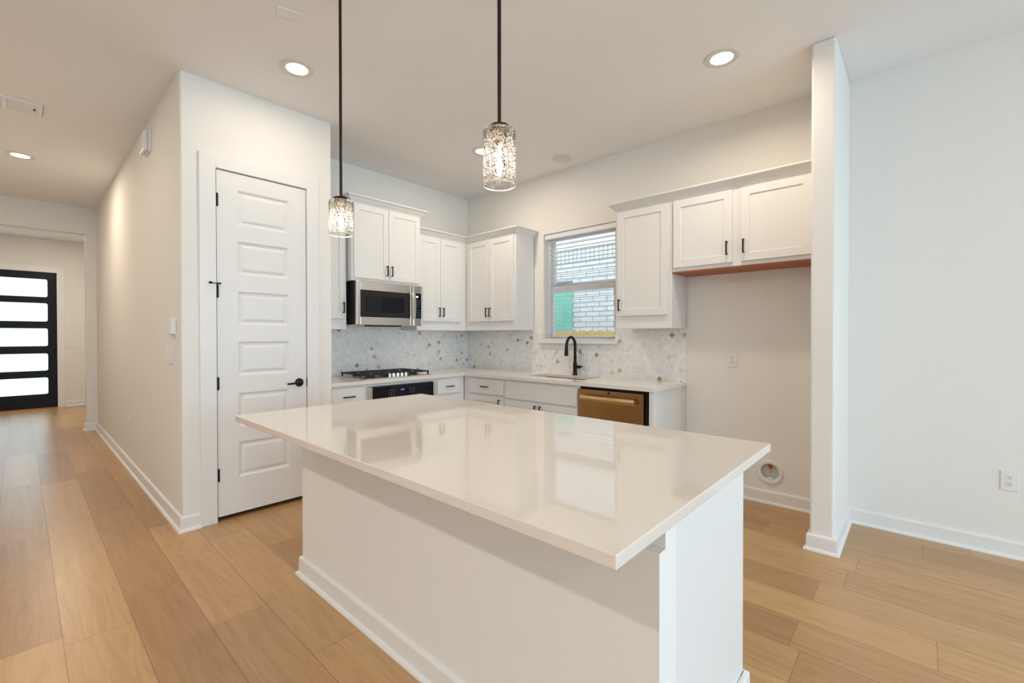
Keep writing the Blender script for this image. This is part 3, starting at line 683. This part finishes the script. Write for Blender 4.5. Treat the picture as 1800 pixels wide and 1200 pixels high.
for k in range(1):
    P = []
    for i in range(15):
        t = i/14; P.append((0.617, yf-0.040-0.012*math.sin(PI*t), z0+0.068+(z1-z0-0.14)*t))
    R = [[bm.verts.new((p[0]+a, p[1]+b, p[2])) for a, b in ((-0.019, 0), (-0.014, -0.006), (0.014, -0.006), (0.019, 0), (0.014, 0.006), (-0.014, 0.006))] for p in P]
    for A, Q in zip(R, R[1:]):
        for i in range(6): bm.faces.new((A[i], A[(i+1) % 6], Q[(i+1) % 6], Q[i]))
    bm.faces.new(R[0][::-1]); bm.faces.new(R[-1])
    box(bm, 0.609, 0.625, yf-0.036, yf, z0+0.075, z0+0.095); box(bm, 0.609, 0.625, yf-0.036, yf, z1-0.10, z1-0.08)
obj('handle', bm, 'steel', mw, smooth=True)
bm = B(); lathe(bm, [(0.0115, 0), (0.0115, -0.0015), (0.0, -0.0016)], 24, (0.335, yf, z1-0.040), 'y'); lg = obj('logo', bm, 'chrome', mw)
cu = bpy.data.curves.new('logo_letters', 'FONT'); cu.body = 'GE'; cu.size = 0.013; cu.align_x = 'CENTER'; cu.align_y = 'CENTER'; cu.extrude = 0.0003
cu.materials.append(M['greyplastic']); tmp = bpy.data.objects.new('tmp', cu); C.objects.link(tmp); bpy.context.view_layer.update()
lm = bpy.data.meshes.new_from_object(tmp.evaluated_get(bpy.context.evaluated_depsgraph_get())); bpy.data.objects.remove(tmp)
t = bpy.data.objects.new('logo_letters', lm); C.objects.link(t); t.parent = lg; t.location = (0.335, yf-0.0020, z1-0.040); t.rotation_euler = (PI/2, 0, 0)
bm = B(); box(bm, 0.19, 0.53, yf+0.05, yf+0.20, z0-0.012, z0+0.004); obj('vent_grille', bm, 'dark', mw, bevel=0.004)
bm = B(); box(bm, 0.002, MW-0.002, yf+0.034, -0.02, z0-0.002, z0+0.0035); obj('underside', bm, 'steel', mw)

# ------------------------------------------------------------------ counters and backsplash
Ye = 1.4846
SX0, SX1, SY0, SY1 = 3.475, 3.790, 2.250, 2.910
bm = B(); z0, z1 = BZ1, ZC
xf, yfz = Xw-0.645, Yc-0.645
box(bm, Xe+0.002, xf, yfz, Yc-0.001, z0, z1)
box(bm, xf, Xw-0.001, SY1, Yc-0.001, z0, z1); box(bm, xf, Xw-0.001, Ye, SY0, z0, z1)
box(bm, xf, SX0, SY0, SY1, z0, z1); box(bm, SX1, Xw-0.001, SY0, SY1, z0, z1)
tag(obj('countertop', bm, 'quartz2'), 'L-shaped white quartz countertop along the window and cooktop walls', 'countertop')
sk = thing('sink', 'undermount stainless sink below the kitchen window', 'sink', (0, 0, 0))
bm = B(); a, b, c1, d1 = SX0-0.004, SX1+0.004, SY0-0.004, SY1+0.004; zb = 0.68
def basin(bm, a, b, c1, d1, zt, zb, t):
    o = [(a-t, c1-t), (b+t, c1-t), (b+t, d1+t), (a-t, d1+t)]; i = [(a, c1), (b, c1), (b, d1), (a, d1)]; s = 0.02
    j = [(a+s, c1+s), (b-s, c1+s), (b-s, d1-s), (a+s, d1-s)]
    V = lambda P, z: [bm.verts.new((x, y, z)) for x, y in P]
    ring = [V(o, zb-t), V(o, zt), V(i, zt), V(i, zb+s), V(j, zb)]
    for A, Q in zip(ring, ring[1:]):
        for k in range(4): bm.faces.new((A[k], A[(k+1) % 4], Q[(k+1) % 4], Q[k]))
    bm.faces.new(ring[0][::-1]); bm.faces.new(ring[-1])
basin(bm, a, b, c1, d1, BZ1-0.0005, zb, 0.004); obj('basin', bm, 'warmreflect', sk, bevel=0.004)
bm = B(); lathe(bm, [(0.045, 0.0), (0.045, 0.003), (0.03, 0.002), (0.0, -0.001)], 24, ((SX0+SX1)/2, 2.58, zb+0.001)); obj('drain', bm, 'chrome', sk, smooth=True)

fc = thing('faucet', 'black gooseneck kitchen faucet behind the sink', 'faucet', (3.850, 2.597, ZC))
bm = B(); lathe(bm, [(0.027, 0), (0.027, 0.006), (0.022, 0.012), (0.020, 0.05), (0.021, 0.10), (0.020, 0.125), (0.015, 0.135)], 24); obj('base', bm, 'black', fc, smooth=True)
bm = B(); P = [(0, 0, 0.12), (0, 0, 0.30)]
for k in range(1, 13):
    t = PI*k/12*0.97; P.append((-0.075+0.075*math.cos(t), 0, 0.30+0.088*math.sin(t)))
obj('spout', (tube(bm, P, [0.0165]+[0.0145]*(len(P)-1), 16), bm)[1], 'black', fc, smooth=True)
bm = B(); tube(bm, [(-0.1495, 0, 0.312), (-0.151, 0, 0.29), (-0.153, 0, 0.235), (-0.154, 0, 0.200)], [0.0135, 0.015, 0.020, 0.0205], 18); obj('spray_head', bm, 'black', fc, smooth=True)
bm = B(); tube(bm, [(0, -0.012, 0.085), (0, -0.055, 0.085), (0, -0.062, 0.085)], [0.017, 0.017, 0.012], 16); tube(bm, [(0, -0.058, 0.086), (-0.004, -0.078, 0.089), (-0.01, -0.10, 0.094)], [0.011, 0.007, 0.005], 12); obj('lever', bm, 'black', fc, smooth=True)

bm = B()
box(bm, Xe+0.002, Xw-0.009, Yc-0.009, Yc-0.0005, ZC, 1.40)
box(bm, Xw-0.009, Xw-0.0005, WY1, Yc-0.0005, ZC, UZ0+0.01); box(bm, Xw-0.009, Xw-0.0005, Ye, WY0, ZC, UZ0+0.01); box(bm, Xw-0.009, Xw-0.0005, WY0, WY1, ZC, WZ0-0.033)
tag(obj('backsplash', bm, 'tile'), 'diagonal marble mosaic backsplash with scattered brown tiles', 'backsplash')

# cooktop
ct = thing('gas_cooktop', 'stainless gas cooktop with black cast iron grates', 'cooktop', (2.122, 3.705, ZC))
CW, CD = 0.760, 0.520
bm = B(); prism(bm, [(0, 0), (CW, 0), (CW, 0.002), (CW-0.012, 0.009), (0.012, 0.009), (0, 0.002)], 'y', 0, CD); obj('tray', bm, 'steel', ct, bevel=0.001)
for bx, by, br in ((0.14, 0.14, 0.038), (0.14, 0.38, 0.046), (0.38, 0.30, 0.055), (0.62, 0.14, 0.038), (0.62, 0.38, 0.046)):
    bm = B(); lathe(bm, [(br+0.012, 0.009), (br+0.010, 0.016), (br, 0.018), (br, 0.026), (br-0.006, 0.030), (0, 0.031)], 28, (bx, by, 0)); obj('burner', bm, 'iron', ct, smooth=True)
def grate(x0, x1, y0_, y1_):
    bm = B(); zt, zb = 0.046, 0.034; t = 0.006
    for a, b, c_, d_ in ((x0, x1, y0_, y0_+2*t), (x0, x1, y1_-2*t, y1_), (x0, x0+2*t, y0_, y1_), (x1-2*t, x1, y0_, y1_)): box(bm, a, b, c_, d_, zb, zt)
    ym = (y0_+y1_)/2; xm = (x0+x1)/2
    box(bm, x0, x1, ym-t, ym+t, zb, zt)
    for yy in ((y0_+ym)/2, (y1_+ym)/2): box(bm, x0, xm-0.02, yy-t, yy+t, zb, zt); box(bm, xm+0.02, x1, yy-t, yy+t, zb, zt)
    box(bm, xm-t, xm+t, y0_, (y0_+ym)/2-0.02, zb, zt); box(bm, xm-t, xm+t, (y0_+ym)/2+0.02, (ym+y1_)/2-0.02, zb, zt); box(bm, xm-t, xm+t, (ym+y1_)/2+0.02, y1_, zb, zt)
    for a in (x0, x1-0.014):
        for b in (y0_, y1_-0.014): box(bm, a, a+0.014, b, b+0.014, 0.007, zb+0.002)
    obj('grate', bm, 'iron', ct, bevel=0.002)
grate(0.02, 0.262, 0.03, 0.49); grate(0.266, 0.494, 0.11, 0.49); grate(0.498, 0.74, 0.03, 0.49)
for k in range(5):
    x = 0.286+0.047*k; bm = B(); lathe(bm, [(0.020, 0.009), (0.020, 0.013), (0.0165, 0.015), (0.0155, 0.036), (0.012, 0.040), (0, 0.0405)], 20, (x, 0.055, 0)); box(bm, x-0.003, x+0.003, 0.042, 0.068, 0.036, 0.044)
    obj('knob', bm, 'chrome', ct, smooth=True)

# ------------------------------------------------------------------ island
IX0, IX1, IY0, IY1, IZ, IT = 0.723, 1.858, 0.399, 2.508, 0.900, 0.028
BX0, BX1, BY0, BY1 = 1.034, 1.744, 0.456, 2.466
bm = B(); box(bm, IX0, IX1, IY0, IY1, IZ-IT, IZ)
tag(obj('countertop', bm, 'quartz', bevel=0.0025), 'glossy cream quartz slab on top of the kitchen island', 'countertop')
isl = thing('kitchen_island', 'white kitchen island base with textured knee wall and baseboard', 'island')
zt = IZ-IT
bm = B(); box(bm, BX0, BX0+0.10, BY0+0.11, BY1, 0, zt); prism(bm, [(BX0, 0), (BX0+0.10, 0), (BX0+0.10, zt), (BX0+0.034, zt), (BX0+0.034, 0.772), (BX0, 0.772)], 'y', BY0, BY0+0.11)
obj('knee_wall', bm, 'wall', isl)
mbox('end_panel', 'cab', isl, BX0+0.1005, BX1-0.036, BY0+0.002, BY0+0.020, 0, zt)
mbox('face_stile', 'cab', isl, BX1-0.0335, BX1, BY0+0.004, BY0+0.024, 0.0, zt, bevel=0.001)
mbox('carcass', 'cab', isl, BX0+0.101, BX1-0.02, BY0+0.0245, BY1-0.002, 0.0, zt-0.001)
bm = B(); sweep(bm, BASE, [(BX1-0.02, BY1), (BX0, BY1), (BX0, BY0), (BX1, BY0), (BX1, BY0+0.06)]); obj('baseboard', bm, 'trim', isl)
w3 = (BY1-BY0-0.06)/3
for k in range(3):
    x0_ = BY0+0.03+k*w3
    def isd(z0_, z1_, kind):
        bm = B(); box(bm, BX1-0.019, BX1, x0_+0.004, x0_+w3-0.004, z0_, z1_)
        d_ = obj('door' if kind else 'drawer', bm, 'cab', isl, bevel=0.003); bm = B(); yy = x0_+w3/2
        if kind: box(bm, BX1+0.022, BX1+0.032, yy-0.005, yy+0.005, z1_-0.16, z1_-0.06); box(bm, BX1, BX1+0.023, yy-0.005, yy+0.005, z1_-0.155, z1_-0.145); box(bm, BX1, BX1+0.023, yy-0.005, yy+0.005, z1_-0.075, z1_-0.065)
        else: box(bm, BX1+0.022, BX1+0.032, yy-0.05, yy+0.05, (z0_+z1_)/2-0.005, (z0_+z1_)/2+0.005); box(bm, BX1, BX1+0.023, yy-0.05, yy-0.04, (z0_+z1_)/2-0.005, (z0_+z1_)/2+0.005); box(bm, BX1, BX1+0.023, yy+0.04, yy+0.05, (z0_+z1_)/2-0.005, (z0_+z1_)/2+0.005)
        obj('handle', bm, 'black', d_)
    isd(0.69, 0.84, 0); isd(0.115, 0.68, 1)

# ------------------------------------------------------------------ pendants
def make_pendant(x, y, zb, hs, R_, label):
    """zb = lower rim of the glass, hs = height of the glass, R_ = its radius"""
    p = thing('pendant_light', label, 'pendant light', (x, y, 0), 0, 'pendants over the island')
    zt = zb+hs; k = R_/0.06
    bm = B(); lathe(bm, [(0.060, H-0.022), (0.062, H-0.018), (0.062, H-0.001)], 32); obj('canopy', bm, 'bronze', p, smooth=True)
    bm = B(); tube(bm, [(0, 0, zt+0.022), (0, 0, H-0.02)], 0.0072, 12); obj('rod', bm, 'bronze', p, smooth=True)
    bm = B(); lathe(bm, [(0.012, zt+0.028), (0.036*k, zt+0.017), (0.040*k, zt+0.011), (0.040*k, zt+0.004), (0.0, zt+0.001)], 32); obj('cap', bm, 'bronze', p, smooth=True)
    bm = B(); lathe(bm, [(0.030*k, zt-0.001), (0.030*k, zt-0.020), (0.024*k, zt-0.024), (0.024*k, zt-0.055), (0.021*k, zt-0.063), (0.0, zt-0.063)], 28); obj('socket', bm, 'reflector', p, smooth=True)
    bm = B(); lathe(bm, [(0.034*k, zt), (R_-0.004, zt), (R_, zt-0.004), (R_, zb+0.0015), (R_-0.0015, zb), (R_-0.003, zb+0.0015), (R_-0.003, zt-0.004)], 64, cap=False); g = obj('glass_shade', bm, 'seeded', p, smooth=True)
    bm = B(); lathe(bm, [(R_+0.0006, zb), (R_+0.0002, zb-0.002), (R_-0.0028, zb-0.002), (R_-0.0034, zb), (R_-0.0028, zb+0.002), (R_+0.0002, zb+0.002), (R_+0.0006, zb)], 48, cap=False); obj('glass_rim', bm, 'rim', g, smooth=True)
    zs = zt-0.063; q = (hs-0.063)/0.137
    bm = B(); lathe(bm, [(0.012, zs), (0.014, zs-0.009*q), (0.021, zs-0.034*q), (0.022, zs-0.049*q), (0.018, zs-0.079*q), (0.010, zs-0.099*q), (0, zs-0.102*q)], 24); bb = obj('bulb', bm, 'glass', p, smooth=True)
    bm = B(); tube(bm, [(0, 0, zs-0.006*q), (0.004, 0, zs-0.024*q), (0.0065, 0, zs-0.054*q), (0.005, 0, zs-0.084*q), (0, 0, zs-0.091*q), (-0.005, 0, zs-0.084*q), (-0.0065, 0, zs-0.054*q), (-0.004, 0, zs-0.024*q), (0, 0, zs-0.007*q)], 0.0038, 8); obj('filament', bm, 'filament', bb, smooth=True)
    l = bpy.data.lights.new('bulb_light', 'POINT'); l.energy = 3.0; l.color = LAMP; l.shadow_soft_size = 0.02
    lo = bpy.data.objects.new('bulb_light', l); C.objects.link(lo); lo.parent = p; lo.location = (0, 0, zs-0.05*q)
    return p
M['rim'] = plain('glass_rim', (0.75, 0.72, 0.66), 0.15)
make_pendant(1.2, 1.142, 1.848, 0.201, 0.060, 'nearer, right hand clear seeded glass pendant hanging over the island on a dark rod')
make_pendant(1.090, 2.130, 1.801, 0.166, 0.058, 'farther, left hand seeded glass pendant in front of the pantry wall edge')

# ------------------------------------------------------------------ ceiling fixtures
def downlight(x, y, label, power=19, col=LAMP, spread=PI):
    p = thing('recessed_light', label, 'ceiling light', (x, y, H), 0, 'recessed ceiling lights')
    bm = B(); lathe(bm, [(0.103, -0.0005), (0.102, -0.005), (0.075, -0.009), (0.0665, -0.005), (0.0665, -0.0005)], 40, cap=False); obj('trim_ring', bm, 'ringmat', p, smooth=True)
    bm = B(); lathe(bm, [(0.0667, -0.004), (0.0, -0.0042)], 40, cap=False); obj('lens', bm, 'bulblens', p, smooth=True)
    l = bpy.data.lights.new('lamp', 'AREA'); l.shape = 'DISK'; l.size = 0.13; l.energy = power; l.color = col; l.spread = spread
    o = bpy.data.objects.new('lamp', l); C.objects.link(o); o.parent = p; o.location = (0, 0, -0.012)
M['ringmat'] = plain('light_trim_ring', (0.72, 0.69, 0.64), 0.45)
for x, y, pw, col, spr, lb in ((1.242, 3.012, 5.5, LAMP, PI, 'lit round recessed light in front of the pantry door'),
                 (3.012, 0.928, 11, LAMP, 2.9, 'lit round recessed light nearest the fridge alcove'),
                 (2.985, 3.060, 13, LAMP, PI, 'lit round recessed light partly behind the nearer pendant'),
                 (0.015, 6.42, 17, LAMP, PI, 'lit round recessed light over the hallway'),
                 (-0.45, 4.30, 8, LAMP, PI, 'unseen fill light added at the near end of the hallway'),  # unseen lamp added to lift the hallway wall
                 (-1.6, 2.2, 22, NEUTRAL, PI, 'recessed light over the living room by the hallway corner'),
                 (-1.6, 0.4, 22, NEUTRAL, PI, 'recessed light over the living room left of the camera'),
                 (-1.6, -2.4, 22, NEUTRAL, PI, 'recessed light at the left rear of the living room'),
                 (1.6, -2.4, 20, NEUTRAL, PI, 'unseen fill light added at the right rear of the living room'),  # unseen lamp added for warm fill from behind
                 (0.4, 9.9, 26, LAMP, PI, 'unseen fill light added over the entry near the front door')):  # hidden lamp added beyond the header to brighten entry and hall
    downlight(x, y, lb, pw, col, spr)
sp_ = thing('ceiling_speaker', 'flat round grey-white disc on the ceiling near the window wall', 'ceiling disc', (3.638, 2.608, H))
bm = B(); lathe(bm, [(0.092, -0.0005), (0.092, -0.008), (0.086, -0.012), (0.080, -0.010), (0, -0.010)], 36); obj('cover', bm, 'ringmat', sp_, smooth=True)
cp = mbox('ceiling_plate', 'ceiling', None, -0.065, 0.065, -0.036, 0.036, -0.006, -0.0005, bevel=0.002, loc=(1.005, 2.53, H)); cp.rotation_euler = (0, 0, -0.3)
tag(cp, 'small blank cover plate flush on the ceiling near the top of the photo', 'ceiling plate')
M['ductmat'] = plain('duct_shadow', (0.38, 0.36, 0.34), 0.7)
vt = thing('ceiling_vent', 'long white linear air vent on the hallway ceiling', 'vent', (-0.14, 5.03, H))
bm = B(); frame_ = ((-0.27, 0.27, -0.12, -0.105), (-0.27, 0.27, 0.105, 0.12), (-0.27, -0.245, -0.105, 0.105), (0.245, 0.27, -0.105, 0.105))
for a, b, c_, d_ in frame_: box(bm, a, b, c_, d_, -0.010, -0.0005)
obj('vent_frame', bm, 'plastic', vt, bevel=0.002)
bm = B()
for k in range(6):
    y = -0.09+k*0.036; prism(bm, [(y, -0.003), (y+0.004, -0.003), (y+0.022, -0.012), (y+0.018, -0.012)], 'x', -0.245, 0.245)
box(bm, 0.06, 0.08, -0.105, 0.105, -0.013, -0.003); box(bm, -0.12, -0.10, -0.105, 0.105, -0.013, -0.003)
obj('louvers', bm, 'plastic', vt)
mbox('duct_opening', 'ductmat', vt, -0.245, 0.245, -0.105, 0.105, -0.0025, -0.0006)
mbox('damper_lever', 'dark', vt, 0.222, 0.232, -0.01, 0.01, -0.016, -0.004)

# ------------------------------------------------------------------ wall fittings
def wobj(name, label, cat, y, z, x=Xw, rotz=R90, group=None):   # faces -X; local x runs to -Y
    return thing(name, label, cat, (x, y, z), rotz, group)
def outlet(o, horiz=False, w=0.072, h=0.116):
    W_, H_ = (h, w) if horiz else (w, h)
    mbox('cover_plate', 'plastic', o, -W_/2, W_/2, -0.006, -0.0002, -H_/2, H_/2, bevel=0.002)
    for s in (-1, 1):
        cx, cz = (s*0.0195, 0) if horiz else (0, s*0.0195)
        bm = B(); lathe(bm, [(0.0165, -0.0062), (0.0160, -0.0080), (0, -0.0080)], 24, (cx, 0, cz), 'y'); rc = obj('receptacle', bm, 'plastic', o, smooth=True)
        bm = B()
        for a, b in ((-0.0065, 0.004), (0.0065, 0.004)):
            if horiz: a, b = b, -a
            box(bm, cx+a-0.0013-(0.002 if horiz else 0), cx+a+0.0013+(0.002 if horiz else 0), -0.0086, -0.0079, cz+b-(0.0013 if horiz else 0.0040), cz+b+(0.0013 if horiz else 0.0040))
        lathe(bm, [(0.0026, -0.0079), (0.0026, -0.0086)], 10, (cx-(0.007 if horiz else 0), 0, cz-(0 if horiz else 0.008)), 'y')
        obj('slots', bm, 'slot', rc)
o = wobj('wall_outlet', 'white double outlet low on the right hand wall near the picture edge', 'outlet', -0.391, 0.445, group='wall outlets'); outlet(o)
o = wobj('wall_outlet', 'white outlet in the empty fridge alcove', 'outlet', 1.115, 1.098, group='wall outlets'); outlet(o)
o = wobj('wall_outlet', 'white horizontal outlet set in the backsplash right of the sink', 'outlet', 1.915, 0.990, x=Xw-0.009, group='wall outlets'); outlet(o, True)
o = wobj('wall_outlet', 'white outlet low on the hallway wall', 'outlet', 5.70, 0.450, x=Xh, group='wall outlets'); outlet(o)
# water box
wb = wobj('water_supply_box', 'round white recessed water outlet box low in the fridge alcove', 'water box', 0.845, 0.243)
bm = B(); lathe(bm, [(0.090, -0.0005), (0.090, -0.006), (0.086, -0.011), (0.066, -0.009), (0.0615, -0.004), (0.0612, 0.055), (0, 0.0552)], 44, (0, 0, 0), 'y', cap=False); obj('ring', bm, 'plastic', wb, smooth=True)
bm = B(); tube(bm, [(0, 0.022, 0.060), (0, 0.022, 0.018)], 0.009, 14); tube(bm, [(0, 0.022, 0.050), (0, 0.022, 0.028)], 0.013, 14); obj('copper_pipe', bm, 'copper', wb, smooth=True)
bm = B(); tube(bm, [(0, 0.022, 0.018), (0, 0.022, -0.010)], 0.009, 12); tube(bm, [(0, 0.022, 0.0), (0, 0.002, 0.0)], 0.008, 12); obj('valve', bm, 'chrome', wb, smooth=True)
mbox('valve_shelf', 'plastic', wb, -0.022, 0.022, -0.008, 0.04, -0.062, -0.046, bevel=0.003)
# thermostat and switches on hall wall, sounder, alarm box
t_ = wobj('thermostat', 'white thermostat with grey screen on the hall wall corner', 'thermostat', 3.80, 1.360, x=Xh)
mbox('body', 'plastic', t_, -0.045, 0.080, -0.030, -0.0003, -0.052, 0.056, bevel=0.004)
mbox('screen', 'greyplastic', t_, -0.104, -0.047, -0.018, -0.0004, -0.042, 0.040, bevel=0.002)
mbox('base_plate', 'plastic', t_, 0.0, 0.095, -0.008, -0.0002, -0.070, -0.045, bevel=0.002)
t_ = wobj('light_switch', 'pair of white toggle switches below the thermostat', 'switch', 3.905, 1.158, x=Xh)
mbox('cover_plate', 'plastic', t_, -0.105, 0.105, -0.006, -0.0002, -0.058, 0.058, bevel=0.002)
for x in (-0.06, 0.0, 0.06): mbox('rocker', 'plastic', t_, x-0.016, x+0.016, -0.012, -0.006, -0.033, 0.033, bevel=0.002)
t_ = wobj('door_chime', 'small white chime box high on the hallway wall', 'chime', 4.62, 2.858, x=Xh)
mbox('base', 'plastic', t_, -0.095, 0.095, -0.02, -0.0003, -0.085, 0.085, bevel=0.003)
mbox('cover', 'plastic', t_, -0.085, 0.085, -0.050, -0.02, -0.078, 0.078, bevel=0.008)
t_ = thing('light_switch', 'white triple switch plate right of the front door', 'switch', (0.655, Yf, 1.137))
mbox('cover_plate', 'plastic', t_, -0.082, 0.082, -0.006, -0.0002, -0.058, 0.058, bevel=0.002)
for x in (-0.046, 0.0, 0.046): mbox('rocker', 'plastic', t_, x-0.016, x+0.016, -0.010, -0.006, -0.033, 0.033)
